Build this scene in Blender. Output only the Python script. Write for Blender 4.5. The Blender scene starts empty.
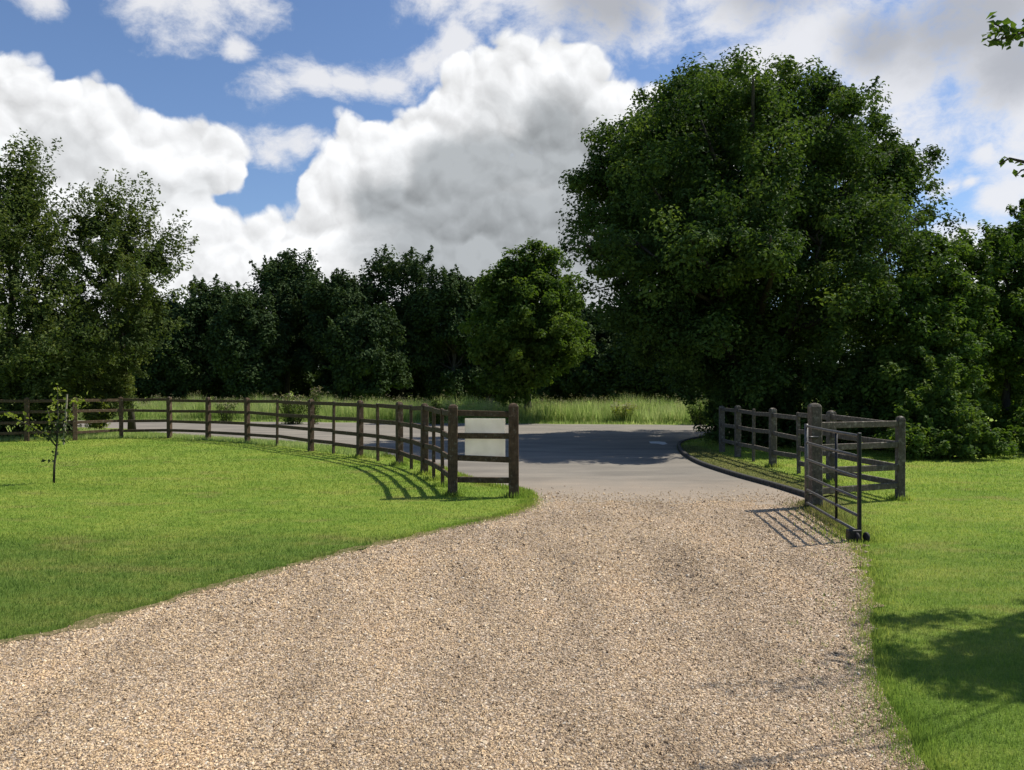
import bpy, bmesh, math, random
import numpy as np
from mathutils import Vector, Matrix

random.seed(7)
S = bpy.context.scene
C = S.collection
R = math.radians
CAM_H = 1.6
F = 800.0          # focal length in pixels of the 1024 wide frame
HZ = 388.0         # horizon row

# ------------------------------------------------------------------ helpers
def W(px, py):                       # ground point seen at a pixel
    d = CAM_H * F / (py - HZ)
    return ((px - 512) * d / F, d)

def P(px, py, d):                    # point at distance d seen at a pixel
    return np.array([(px - 512) * d / F, d, CAM_H + (HZ - py) * d / F])

def tag(o, label=None, cat=None, group=None, kind=None):
    if label: o['label'] = label
    if cat: o['category'] = cat
    if group: o['group'] = group
    if kind: o['kind'] = kind
    return o

def empty(name, loc, label=None, cat=None, group=None):
    o = bpy.data.objects.new(name, None)
    C.objects.link(o)
    o.location = loc
    o.empty_display_size = 0.2
    return tag(o, label, cat, group)

def link(name, me, mat=None, parent=None):
    o = bpy.data.objects.new(name, me)
    C.objects.link(o)
    if mat: me.materials.append(mat)
    if parent: o.parent = parent
    return o

def np_mesh(name, V, Fc, tint=None, mat=None, parent=None, smooth=False):
    """V (n,3), Fc (m,k) -> one mesh object; tint is a per-face attribute."""
    me = bpy.data.meshes.new(name)
    V = np.asarray(V, dtype=np.float32); Fc = np.asarray(Fc, dtype=np.int32)
    m, k = Fc.shape
    me.vertices.add(len(V)); me.vertices.foreach_set('co', V.ravel())
    me.loops.add(m * k); me.loops.foreach_set('vertex_index', Fc.ravel())
    me.polygons.add(m)
    me.polygons.foreach_set('loop_start', np.arange(0, m * k, k, dtype=np.int32))
    if tint is not None:
        a = me.attributes.new('tint', 'FLOAT', 'FACE')
        a.data.foreach_set('value', np.asarray(tint, dtype=np.float32))
    me.polygons.foreach_set('use_smooth', np.full(m, smooth, dtype=bool))
    me.update(calc_edges=True)
    return link(name, me, mat, parent)

class MB:
    """collects boxes, tubes and discs into ONE mesh"""
    def __init__(self): self.bm = bmesh.new()
    def box(self, p, q, w, h, bev=0.006, up=(0, 0, 1)):
        """beam from p to q, w wide (sideways), h high"""
        p = Vector(p); q = Vector(q); ax = (q - p); L = ax.length; ax.normalize()
        up = Vector(up)
        if abs(ax.dot(up)) > .98: up = Vector((0, 1, 0))
        sx = ax.cross(up).normalized(); uz = sx.cross(ax).normalized()
        M = Matrix((sx, ax, uz)).transposed().to_4x4(); M.translation = (p + q) / 2
        r = bmesh.ops.create_cube(self.bm, size=1, matrix=M @ Matrix.Diagonal((w, L, h, 1)))
        if bev:
            es = list({e for v in r['verts'] for e in v.link_edges})
            bmesh.ops.bevel(self.bm, geom=es, offset=bev, segments=1, affect='EDGES', profile=.5)
        return self
    def post(self, x, y, s, h, rz=0, top=.03, z0=-.1, lean=(0, 0), s2=None):
        """square post with a low pyramid top"""
        s2 = s2 or s
        c, sn = math.cos(rz), math.sin(rz)
        rings = [(z0, 1.0), (h * .5, 1.0), (h - top, 0.98), (h - top * .35, .78), (h, .18)]
        prev = None
        for z, k in rings:
            cur = []
            for ax, ay in ((-1, -1), (-.86, -1), (.86, -1), (1, -.86), (1, .86), (.86, 1), (-.86, 1), (-1, .86)):
                u, v = ax * s / 2 * k, ay * s2 / 2 * k
                cur.append(self.bm.verts.new((x + u * c - v * sn + lean[0] * z, y + u * sn + v * c + lean[1] * z, z)))
            if prev:
                n = len(cur)
                for i in range(n):
                    self.bm.faces.new((prev[i], prev[(i + 1) % n], cur[(i + 1) % n], cur[i]))
            prev = cur
        self.bm.faces.new(prev)
        return self
    def tube(self, pts, rad, n=8, cap=True):
        pts = [Vector(p) for p in pts]
        if not hasattr(rad, '__len__'): rad = [rad] * len(pts)
        prev = None
        for i, p in enumerate(pts):
            a = (pts[min(i + 1, len(pts) - 1)] - pts[max(i - 1, 0)]).normalized()
            ref = Vector((0, 0, 1)) if abs(a.z) < .9 else Vector((1, 0, 0))
            sx = a.cross(ref).normalized(); sy = sx.cross(a)
            cur = [self.bm.verts.new(p + (sx * math.cos(2 * math.pi * k / n) + sy * math.sin(2 * math.pi * k / n)) * rad[i]) for k in range(n)]
            if prev:
                for k in range(n):
                    self.bm.faces.new((prev[k], prev[(k + 1) % n], cur[(k + 1) % n], cur[k]))
            elif cap: self.bm.faces.new(cur)
            prev = cur
        if cap: self.bm.faces.new(list(reversed(prev)))
        return self
    def build(self, name, mat, parent=None, smooth=False):
        bmesh.ops.recalc_face_normals(self.bm, faces=self.bm.faces)
        me = bpy.data.meshes.new(name); self.bm.to_mesh(me); self.bm.free()
        if smooth:
            for p in me.polygons: p.use_smooth = True
        o = link(name, me, mat, None)
        if parent:
            o.parent = parent
            o.data.transform(Matrix.Translation(-parent.location))
        return o

# ------------------------------------------------------------------ nodes
class NT:
    def __init__(self, tree): self.t = tree; self.n = tree.nodes; self.l = tree.links
    def new(self, typ, **kw):
        nd = self.n.new(typ)
        for k, v in kw.items(): setattr(nd, k, v)
        return nd
    def put(self, sock, v):
        if isinstance(v, bpy.types.NodeSocket): self.l.new(v, sock)
        elif v is not None: sock.default_value = v
    def math(self, op, a, b=None, c=None, clamp=False):
        nd = self.new('ShaderNodeMath', operation=op, use_clamp=clamp)
        self.put(nd.inputs[0], a); self.put(nd.inputs[1], b); self.put(nd.inputs[2], c)
        return nd.outputs[0]
    def vmath(self, op, a, b=None, s=None):
        nd = self.new('ShaderNodeVectorMath', operation=op)
        self.put(nd.inputs[0], a); self.put(nd.inputs[1], b)
        if s is not None: self.put(nd.inputs['Scale'], s)
        return nd.outputs['Value'] if op in ('DISTANCE', 'LENGTH', 'DOT_PRODUCT') else nd.outputs['Vector']
    def noise(self, vec, scale, detail=4, rough=.55, out='Fac', dist=0):
        nd = self.new('ShaderNodeTexNoise')
        self.put(nd.inputs['Vector'], vec); self.put(nd.inputs['Scale'], scale)
        nd.inputs['Detail'].default_value = detail; nd.inputs['Roughness'].default_value = rough
        nd.inputs['Distortion'].default_value = dist
        return nd.outputs[out]
    def voro(self, vec, scale, feature='F1', out='Distance', detail=0):
        nd = self.new('ShaderNodeTexVoronoi', feature=feature)
        self.put(nd.inputs['Vector'], vec); nd.inputs['Scale'].default_value = scale
        nd.inputs['Detail'].default_value = detail
        return nd.outputs[out]
    def ss(self, v, a, b, o0=0.0, o1=1.0):
        nd = self.new('ShaderNodeMapRange', interpolation_type='SMOOTHSTEP')
        self.put(nd.inputs[0], v); nd.inputs[1].default_value = a; nd.inputs[2].default_value = b
        nd.inputs[3].default_value = o0; nd.inputs[4].default_value = o1
        return nd.outputs[0]
    def mix(self, f, a, b, blend='MIX'):
        nd = self.new('ShaderNodeMix', data_type='RGBA', blend_type=blend)
        self.put(nd.inputs[0], f)
        for s, v in ((nd.inputs[6], a), (nd.inputs[7], b)):
            if isinstance(v, tuple) and len(v) == 3: v = (*v, 1)
            self.put(s, v)
        return nd.outputs[2]
    def ramp(self, f, stops):
        nd = self.new('ShaderNodeValToRGB')
        e = nd.color_ramp.elements
        while len(e) < len(stops): e.new(.5)
        for el, (p, c) in zip(e, stops): el.position = p; el.color = (*c, 1)
        self.put(nd.inputs[0], f)
        return nd.outputs[0]

def material(name):
    m = bpy.data.materials.new(name); m.use_nodes = True
    t = NT(m.node_tree); t.n.clear()
    out = t.new('ShaderNodeOutputMaterial')
    return m, t, out

def principled(t, out, col, rough=.7, spec=.3, normal=None, metal=0):
    b = t.new('ShaderNodeBsdfPrincipled')
    if isinstance(col, tuple): col = (*col, 1)
    t.put(b.inputs['Base Color'], col); t.put(b.inputs['Roughness'], rough)
    t.put(b.inputs['Metallic'], metal)
    b.inputs['Specular IOR Level'].default_value = spec
    if normal is not None: t.put(b.inputs['Normal'], normal)
    t.l.new(b.outputs[0], out.inputs[0])
    return b

def bump(t, h, strength=.5, dist=.01):
    nd = t.new('ShaderNodeBump'); nd.inputs['Strength'].default_value = strength
    nd.inputs['Distance'].default_value = dist; t.put(nd.inputs['Height'], h)
    return nd.outputs[0]

def pos(t): return t.new('ShaderNodeNewGeometry').outputs['Position']
def attr(t, n):
    nd = t.new('ShaderNodeAttribute'); nd.attribute_name = n
    return nd.outputs['Fac']

def leaf_mat(name, dark, mid, light, trans=.35, spec=.16):
    m, t, out = material(name)
    p = pos(t)
    ti = attr(t, 'tint')
    big = t.noise(p, .55, 3)
    f = t.math('ADD', t.math('MULTIPLY', ti, .6), t.math('MULTIPLY', t.math('SUBTRACT', big, .3), .8), clamp=True)
    col = t.ramp(f, [(0, dark), (.5, mid), (1, light)])
    b = principled(t, out, col, .7, spec)
    tr = t.new('ShaderNodeBsdfTranslucent')
    t.l.new(t.mix(1, col, (1.0, 1.05, .45), 'MULTIPLY'), tr.inputs[0])
    mx = t.new('ShaderNodeMixShader'); mx.inputs[0].default_value = trans
    t.l.new(b.outputs[0], mx.inputs[1]); t.l.new(tr.outputs[0], mx.inputs[2])
    t.l.new(mx.outputs[0], out.inputs[0])
    return m

def bark_mat(name, a, b):
    m, t, out = material(name)
    p = pos(t)
    mp = t.vmath('MULTIPLY', p, (9, 9, 2.2))
    n = t.noise(mp, 1.6, 6, .65)
    principled(t, out, t.ramp(n, [(.3, a), (.7, b)]), .9, .1, bump(t, n, .9, .03))
    return m

def wood_mat(name, a, b, lichen, amount):
    m, t, out = material(name)
    p = pos(t)
    n = t.noise(t.vmath('MULTIPLY', p, (14, 14, 14)), 1, 5, .65)
    g = t.noise(t.vmath('MULTIPLY', p, (60, 60, 11)), 1, 3, .6)
    f = t.math('ADD', t.math('MULTIPLY', n, .6), t.math('MULTIPLY', g, .4))
    col = t.ramp(f, [(.32, a), (.68, b)])
    l = t.ss(t.noise(p, 17, 4, .7), .62 - amount, .74 - amount)
    upn = t.new('ShaderNodeSeparateXYZ'); t.l.new(t.new('ShaderNodeNewGeometry').outputs['Normal'], upn.inputs[0])
    l = t.math('MULTIPLY', l, t.math('ADD', .35, t.math('MULTIPLY', t.math('MAXIMUM', upn.outputs[2], 0.0), .65)), clamp=True)
    col = t.mix(l, col, lichen)
    principled(t, out, col, .85, .2, bump(t, f, .7, .006))
    return m

# shared lawn colour, driven by the real position on the ground
def lawn_col(t, p):
    n1 = t.noise(p, .45, 4, .6)
    n2 = t.noise(t.vmath('MULTIPLY', p, (1, 2.2, 1)), 1.7, 5, .65)
    n3 = t.noise(p, 9, 3, .6)
    f = t.math('ADD', t.math('MULTIPLY', n1, .45), t.math('ADD', t.math('MULTIPLY', n2, .4), t.math('MULTIPLY', n3, .25)))
    col = t.ramp(f, [(.36, (.135, .235, .032)), (.50, (.245, .365, .050)), (.66, (.385, .45, .078))])
    # darker tone over the nearer lawn, strongest on the left
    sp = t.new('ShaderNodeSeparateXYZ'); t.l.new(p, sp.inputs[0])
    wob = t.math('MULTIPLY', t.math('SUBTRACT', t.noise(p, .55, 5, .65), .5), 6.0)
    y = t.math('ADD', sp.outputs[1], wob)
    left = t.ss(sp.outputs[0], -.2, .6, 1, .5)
    near_zone = t.math('MULTIPLY', t.ss(y, 6.9, 9.9, 1, 0), left)
    col = t.mix(t.math('MULTIPLY', near_zone, .85), col, t.ramp(f, [(.36, (.085, .160, .030)), (.55, (.155, .245, .044)), (.70, (.27, .31, .070))]))
    # thin, dry turf by kerb, fence and open gate, fence shade painted in
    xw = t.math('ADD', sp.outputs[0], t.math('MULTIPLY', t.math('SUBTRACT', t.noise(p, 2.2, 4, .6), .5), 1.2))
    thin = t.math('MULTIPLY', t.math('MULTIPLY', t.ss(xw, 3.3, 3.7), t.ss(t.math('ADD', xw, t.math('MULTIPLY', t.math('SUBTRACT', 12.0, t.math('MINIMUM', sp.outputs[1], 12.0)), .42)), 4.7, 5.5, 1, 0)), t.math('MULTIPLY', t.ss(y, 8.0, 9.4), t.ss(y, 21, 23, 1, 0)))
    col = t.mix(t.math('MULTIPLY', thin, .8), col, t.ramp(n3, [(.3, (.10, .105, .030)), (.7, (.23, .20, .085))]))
    # worn, drier patches
    dry = t.ss(t.noise(t.vmath('MULTIPLY', p, (.8, 1.6, 1)), 1.0, 4, .6), .53, .72)
    col = t.mix(t.math('MULTIPLY', dry, .55), col, (.36, .31, .105))
    return col, f

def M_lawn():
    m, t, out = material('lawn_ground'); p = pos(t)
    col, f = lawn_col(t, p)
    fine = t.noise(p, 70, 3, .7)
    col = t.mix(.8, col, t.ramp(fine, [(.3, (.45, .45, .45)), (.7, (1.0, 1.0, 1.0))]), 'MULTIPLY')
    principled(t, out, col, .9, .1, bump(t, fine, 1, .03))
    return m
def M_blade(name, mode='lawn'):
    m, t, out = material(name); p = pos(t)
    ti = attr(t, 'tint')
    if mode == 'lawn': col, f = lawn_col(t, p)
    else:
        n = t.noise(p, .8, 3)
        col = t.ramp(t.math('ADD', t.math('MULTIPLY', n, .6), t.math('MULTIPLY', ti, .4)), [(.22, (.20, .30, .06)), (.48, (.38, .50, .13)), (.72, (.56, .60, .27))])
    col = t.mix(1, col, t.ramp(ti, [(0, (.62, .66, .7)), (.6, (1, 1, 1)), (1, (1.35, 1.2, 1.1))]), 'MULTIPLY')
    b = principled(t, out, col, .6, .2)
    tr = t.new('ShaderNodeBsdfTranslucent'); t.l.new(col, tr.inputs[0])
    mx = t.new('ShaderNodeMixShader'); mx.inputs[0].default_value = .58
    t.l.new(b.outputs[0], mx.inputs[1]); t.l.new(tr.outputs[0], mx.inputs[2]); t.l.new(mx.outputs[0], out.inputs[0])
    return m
def M_gravel():
    m, t, out = material('gravel'); p = pos(t)
    pw = t.vmath('ADD', p, t.vmath('SCALE', t.noise(p, 30, 2, .5, 'Color'), None, .012))
    nd = t.new('ShaderNodeTexVoronoi'); t.l.new(pw, nd.inputs['Vector']); nd.inputs['Scale'].default_value = 62
    sep = t.new('ShaderNodeSeparateColor'); t.l.new(nd.outputs['Color'], sep.inputs[0])
    st = t.ramp(sep.outputs[0], [(0, (.20, .14, .09)), (.3, (.41, .30, .20)), (.6, (.54, .405, .275)), (.85, (.61, .48, .34)), (1, (.66, .56, .43))])
    gap = t.ss(nd.outputs['Distance'], .35, .75)
    col = t.mix(t.math('MULTIPLY', gap, .75), st, (.14, .105, .07))
    big = t.noise(t.vmath('MULTIPLY', p, (1.6, .5, 1)), 1.0, 4, .6)
    col = t.mix(.8, col, t.ramp(big, [(.32, (.66, .645, .63)), (.52, (.98, .98, .98)), (.72, (1.14, 1.09, 1.02))]), 'MULTIPLY')
    h = t.math('SUBTRACT', 1, nd.outputs['Distance'])
    principled(t, out, col, .85, .25, bump(t, h, .9, .012))
    return m
def M_stone():
    m, t, out = material('gravel_stones'); ti = attr(t, 'tint')
    p = pos(t)
    col = t.ramp(ti, [(0, (.085, .060, .038)), (.13, (.255, .172, .094)), (.34, (.51, .365, .208)), (.72, (.645, .475, .282)), (.92, (.70, .555, .365)), (1, (.78, .70, .57))])
    big = t.noise(t.vmath('MULTIPLY', p, (1.6, .5, 1)), 1.0, 4, .6)
    col = t.mix(.8, col, t.ramp(big, [(.32, (.66, .645, .63)), (.52, (.98, .98, .98)), (.72, (1.14, 1.09, 1.02))]), 'MULTIPLY')
    principled(t, out, col, .75, .3)
    return m
def M_tarmac():
    m, t, out = material('tarmac'); p = pos(t)
    fine = t.noise(p, 130, 2, .6)
    med = t.noise(t.vmath('MULTIPLY', p, (.5, 1.3, 1)), .9, 5, .6)
    col = t.ramp(med, [(.3, (.165, .148, .120)), (.55, (.24, .213, .170)), (.75, (.31, .270, .212))])
    sp = t.new('ShaderNodeSeparateXYZ'); t.l.new(p, sp.inputs[0])
    yw = t.math('ADD', sp.outputs[1], t.math('MULTIPLY', t.math('SUBTRACT', t.noise(p, 1.3, 4, .6), .5), 3.0))
    col = t.mix(t.math('MULTIPLY', t.ss(yw, 11.2, 15.2, 1, 0), .8), col, (.36, .285, .205))   # gravel dust trodden on to it
    spk = t.ss(t.noise(p, 36, 3, .7), .63, .72)
    col = t.mix(t.math('MULTIPLY', spk, t.ss(yw, 12.2, 14.0, .8, .12)), col, (.36, .31, .24))
    col = t.mix(.5, col, t.ramp(fine, [(.3, (.55, .55, .55)), (.7, (1.1, 1.1, 1.1))]), 'MULTIPLY')
    principled(t, out, col, .9, .2, bump(t, fine, .5, .006))
    return m

LAWN, BLADE, TALL = M_lawn(), M_blade('grass_blades'), M_blade('tall_grass_blades', 'tall')
GRAVEL, STONE, TARMAC = M_gravel(), M_stone(), M_tarmac()
BARK = bark_mat('bark', (.030, .026, .020), (.085, .075, .058))
OAK = leaf_mat('oak_leaves', (0.028, 0.053, 0.013), (0.073, 0.121, 0.028), (0.203, 0.265, 0.060), .36)
WOODL = leaf_mat('woodland_leaves', (0.031, 0.055, 0.020), (0.055, 0.087, 0.029), (0.089, 0.128, 0.037), .2, .1)
SYC = leaf_mat('sycamore_leaves', (0.047, 0.089, 0.017), (0.100, 0.158, 0.027), (0.189, 0.247, 0.047), .45)
ASH = leaf_mat('ash_leaves', (0.048, 0.074, 0.024), (0.096, 0.130, 0.036), (0.240, 0.258, 0.060), .38)
LIGHTL = leaf_mat('light_leaves', (0.052, 0.098, 0.021), (0.103, 0.167, 0.030), (0.218, 0.265, 0.057), .42)
YOUNG = leaf_mat('young_leaves', (.075, .115, .022), (.14, .18, .034), (.22, .24, .055), .4)
SAPL = leaf_mat('sapling_tip_leaves', (.14, .18, .03), (.28, .32, .06), (.42, .44, .12), .45)
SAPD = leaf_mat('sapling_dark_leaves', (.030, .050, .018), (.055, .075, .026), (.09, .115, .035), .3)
CREAM = leaf_mat('flower_heads', (.24, .22, .13), (.40, .36, .24), (.55, .50, .38), .3)
FENCE = wood_mat('fence_wood_brown', (.036, .023, .013), (.135, .088, .052), (.26, .25, .19), .07)
GREYW = wood_mat('fence_wood_weathered', (.050, .041, .030), (.150, .123, .094), (.38, .34, .27), .10)

def simple(name, a, b, rough=.6, metal=0, spec=.4, sc=25):
    m, t, out = material(name); p = pos(t)
    n = t.noise(p, sc, 4, .6)
    principled(t, out, t.ramp(n, [(.3, a), (.7, b)]), rough, spec, bump(t, n, .25, .003), metal)
    return m
GATEM = simple('gate_weathered_metal', (.06, .055, .05), (.17, .16, .145), .5, .3)
BLACKM = simple('gate_black_metal', (.010, .010, .010), (.022, .021, .020), .45, .2)
RUBBER = simple('wheel_rubber', (.010, .010, .010), (.03, .028, .026), .8)
KERBM = simple('kerb_stone', (.022, .020, .017), (.06, .055, .046), .9, sc=14)
FLECK = simple('sun_fleck_pale', (.55, .54, .50), (.78, .77, .73), .8, sc=9)  # pale colour for the sun fleck painted on the road
STAKEW = simple('stake_wood', (.20, .17, .12), (.36, .31, .23), .9, sc=14)
def M_board():
    m, t, out = material('sign_back'); p = pos(t)
    n = t.noise(p, 5, 4, .6)
    col = t.ramp(n, [(.3, (.78, .75, .68)), (.7, (.90, .87, .80))])
    b = principled(t, out, col, .5, .3)
    tr = t.new('ShaderNodeBsdfTranslucent'); t.l.new(col, tr.inputs[0])
    mx = t.new('ShaderNodeMixShader'); mx.inputs[0].default_value = .6
    t.l.new(b.outputs[0], mx.inputs[1]); t.l.new(tr.outputs[0], mx.inputs[2]); t.l.new(mx.outputs[0], out.inputs[0])
    return m
BOARD = M_board()

# ------------------------------------------------------------------ ground plan
rng = np.random.default_rng(11)
def wob_poly(pts, step=.12, amp=.05, closed_from=None, seed=0):
    """subdivide a polyline and roughen it sideways"""
    r = np.random.default_rng(seed); out = []
    for i in range(len(pts) - 1):
        a, b = np.array(pts[i]), np.array(pts[i + 1]); L = np.linalg.norm(b - a)
        n = max(1, int(L / step)); nrm = np.array([-(b - a)[1], (b - a)[0]]) / max(L, 1e-6)
        for k in range(n):
            out.append(a + (b - a) * k / n + nrm * r.normal(0, amp) * (0 if k == 0 else 1))
    out.append(np.array(pts[-1]))
    return [tuple(p) for p in out]
def smooth_line(pts, n=6):
    q = []
    for i in range(len(pts) - 1):
        p0 = np.array(pts[max(i - 1, 0)]); p1 = np.array(pts[i]); p2 = np.array(pts[i + 1]); p3 = np.array(pts[min(i + 2, len(pts) - 1)])
        for k in range(n):
            u = k / n
            q.append(tuple(.5 * ((2 * p1) + (-p0 + p2) * u + (2 * p0 - 5 * p1 + 4 * p2 - p3) * u * u + (-p0 + 3 * p1 - 3 * p2 + p3) * u ** 3)))
    q.append(tuple(pts[-1]))
    return q
def inside(poly, X, Y):
    poly = np.array(poly); r = np.zeros(len(X), bool); j = len(poly) - 1
    for i in range(len(poly)):
        xi, yi = poly[i]; xj, yj = poly[j]
        c = ((yi > Y) != (yj > Y)) & (X < (xj - xi) * (Y - yi) / (yj - yi + 1e-12) + xi)
        r ^= c; j = i
    return r
def sheet(name, poly, z, mat):
    bm = bmesh.new()
    f = bm.faces.new([bm.verts.new((x, y, z)) for x, y in poly])
    bmesh.ops.triangulate(bm, faces=[f])
    bmesh.ops.recalc_face_normals(bm, faces=bm.faces)
    if bm.faces[:][0].normal.z < 0: bmesh.ops.reverse_faces(bm, faces=bm.faces)
    me = bpy.data.meshes.new(name); bm.to_mesh(me); bm.free()
    return tag(link(name, me, mat), kind='structure')

left_edge = smooth_line([(-9, -6), (-7.5, 2.4), (-4.6, 4.25), (-3.19, 4.98), (-2.04, 7.03), (-.9, 8.83), (-.15, 9.85), (.22, 10.7), (.30, 11.3), (.27, 11.7)])
right_edge = smooth_line([(4.15, 11.2), (3.88, 10.0), (3.62, 8.5), (3.0, 6.67), (2.42, 5.4), (2.0, 4.38), (1.84, 3.74), (1.74, 3.2), (1.9, 1.5), (2.2, -6)])
gravel_poly = wob_poly(left_edge, .1, .035, seed=1) + wob_poly([(.26, 11.45), (.9, 11.0), (1.5, 11.3), (2.1, 10.95), (2.8, 11.25), (3.5, 10.95), (4.2, 11.15), (4.15, 11.2)], .12, .1, seed=2)[1:-1] + wob_poly(right_edge, .1, .06, seed=3)
kerb_line = smooth_line([(4.27, 11.45), (4.19, 12.8), (3.98, 14.7), (3.90, 17.2), (4.25, 20.5), (4.9, 23.3), (6.2, 25.7), (8.4, 27.2), (12, 27.8), (30, 26.6)], 8)
tar_left = [(.28, 11.5), (.24, 12.1), (.08, 12.55), (-.5, 13.35), (-.85, 14.3), (-1.45, 16.1), (-2.5, 18.1), (-4.2, 20.9), (-6.2, 23.0), (-8.8, 24.8), (-10.8, 26.4), (-13.5, 28.9), (-20, 33.2), (-60, 41)]
far_edge = [(-60, 47.5), (-20, 39.3), (-5, 36.6), (9, 34.4), (30, 32.3), (70, 30)]
tar_poly = kerb_line[::-1] + [(4.2, 11.1), (4.0, 10.75), (2.2, 10.3), (.40, 10.95)] + wob_poly(smooth_line(tar_left), .2, .04, seed=5) + wob_poly(far_edge, .5, .06, seed=6) + [(70, 25)]

me = bpy.data.meshes.new('ground'); bmg = bmesh.new()
bmesh.ops.create_grid(bmg, x_segments=40, y_segments=40, size=1500)
bmg.to_mesh(me); bmg.free()
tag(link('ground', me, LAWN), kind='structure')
sheet('road', tar_poly, .004, TARMAC)
sheet('gravel_drive', gravel_poly, .010, GRAVEL)

# bare sandy soil where the lawn gives out along the left of the drive
def M_soil():
    m, t, out = material('bare_soil'); p = pos(t)
    n = t.noise(p, 40, 5, .7)
    principled(t, out, t.ramp(n, [(.3, (.10, .085, .035)), (.55, (.22, .175, .085)), (.75, (.36, .29, .17))]), .95, .1, bump(t, n, .8, .02))
    return m
le = np.array([p for p in left_edge if 2 < p[1] < 11.4])
dl = np.gradient(le, axis=0); dl /= np.linalg.norm(dl, axis=1, keepdims=True); nl = np.stack([-dl[:, 1], dl[:, 0]], 1)
sw = np.random.default_rng(4)
le2 = np.stack([np.interp(np.linspace(0, len(le) - 1, 260), np.arange(len(le)), le[:, k]) for k in (0, 1)], 1)
d2 = np.gradient(le2, axis=0); d2 /= np.linalg.norm(d2, axis=1, keepdims=True); n2_ = np.stack([-d2[:, 1], d2[:, 0]], 1)
def rough(n, sc):
    q = sw.normal(0, 1, n); return np.convolve(q, np.ones(5) / 5, 'same') * sc * 2 + sw.normal(0, sc * .5, n)
wa = np.clip(.055 + rough(260, .035), .005, .2)[:, None]; wb = np.clip(.07 + rough(260, .04), .005, .22)[:, None]
A_, B_ = le2 + n2_ * wa, le2 - n2_ * wb
soil_poly = [tuple(q) for q in A_] + [tuple(q) for q in B_[::-1]]
me = bpy.data.meshes.new('soil_edge')
me.from_pydata([(q[0], q[1], .014) for q in A_] + [(q[0], q[1], .014) for q in B_], [], [(k, k + 260, k + 261, k + 1) for k in range(259)])
tag(link('soil_edge', me, M_soil()), kind='structure')

# kerb edging on the right of the bellmouth, and the small raised strip of turf behind it
kb = MB()
for a, b in zip(kerb_line[:-1], kerb_line[1:]):
    a, b = np.array(a), np.array(b); d = (b - a) / np.linalg.norm(b - a); o = np.array([d[1], -d[0]]) * .06
    p, q = a + o, b + o
    kb.box((p[0], p[1], .0), (q[0], q[1], .0), .09, .15, .012)
tag(kb.build('kerb', KERBM), kind='structure')
vp = [(k[0] + .09, k[1]) for k in kerb_line[:-2] if True]
vp = [v for v in vp if v[1] < 24.5]
strip = vp + [(6.0, 25.0), (5.0, 20), (4.95, 14), (4.8, 11.9)]
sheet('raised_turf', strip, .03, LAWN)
# sun fleck painted as a pale sheet on the shaded tarmac
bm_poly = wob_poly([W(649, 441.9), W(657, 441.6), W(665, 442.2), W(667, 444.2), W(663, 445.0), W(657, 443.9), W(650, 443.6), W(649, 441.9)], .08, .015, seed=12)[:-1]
sheet('painted_sun_fleck', bm_poly, .009, FLECK)

# ------------------------------------------------------------------ grass, gravel stones
def blades(name, X, Y, Z, h, w, mat, label, lean=.6, seed=0):
    r = np.random.default_rng(seed); n = len(X)
    a = r.uniform(0, 2 * np.pi, n); b = r.uniform(0, 2 * np.pi, n)
    ln = r.uniform(.1, 1, n) * lean * h
    V = np.empty((n, 3, 3))
    V[:, 0] = np.stack([X - np.cos(a) * w / 2, Y - np.sin(a) * w / 2, Z], 1)
    V[:, 1] = np.stack([X + np.cos(a) * w / 2, Y + np.sin(a) * w / 2, Z], 1)
    V[:, 2] = np.stack([X + np.cos(b) * ln, Y + np.sin(b) * ln, Z + h], 1)
    o = np_mesh(name, V.reshape(-1, 3), np.arange(n * 3).reshape(n, 3), np.clip(r.normal(.5, .25, n), 0, 1), mat)
    return tag(o, label, 'grass', kind='stuff')

N = 760000
d = np.exp(rng.uniform(np.log(2.6), np.log(31), N)); u = rng.uniform(-.95, .95, N); X = u * d; Y = d
on = inside(gravel_poly, X, Y) | inside(tar_poly, X, Y) | (inside(soil_poly, X, Y) & (rng.uniform(0, 1, len(X)) < .40))
X, Y = X[~on], Y[~on]
keep = (Y < 27.3) & ~((X < -.3) & (Y > 13) & (Y > 24.4 + 0 * X) & (X > -20) & (Y > 30))
X, Y = X[keep], Y[keep]
near_zone = (X < 0) & (Y < 8.8)
Zs = np.where(inside(strip, X, Y), .03, 0.0)
hh = rng.uniform(.012, .030, len(X)) * np.where(near_zone, 1.3, 1) * np.where(Y > 12, 1.3, 1)
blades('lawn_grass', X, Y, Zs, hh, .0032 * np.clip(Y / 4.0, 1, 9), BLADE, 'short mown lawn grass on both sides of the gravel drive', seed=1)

# ragged longer fringe at the gravel edges, round posts, and weeds creeping into the gravel on the right
EX, EY, EH = [], [], []
def fringe(line, n, spread, h0, h1, ymax=13):
    line = np.array([p for p in line if 2.4 < p[1] < ymax]); i = rng.integers(0, len(line) - 1, n); f = rng.uniform(0, 1, n)[:, None]
    p = line[i] * (1 - f) + line[i + 1] * f
    # tufts
    k = rng.normal(0, spread, (n, 2))
    EX.append(p[:, 0] + k[:, 0]); EY.append(p[:, 1] + k[:, 1]); EH.append(rng.uniform(h0, h1, n))
fringe([tuple(q) for q in le + nl * .05], 9000, .06, .014, .045); fringe(left_edge, 2600, .10, .012, .03)
fringe(right_edge, 9000, .06, .02, .06); fringe(right_edge, 2600, .20, .012, .045)
fringe([(4.05, 10.9), (3.95, 10.0), (3.75, 9.0), (3.6, 8.3)], 5000, .16, .02, .07)
fringe(tar_left, 5000, .05, .03, .08, 24)
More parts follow.
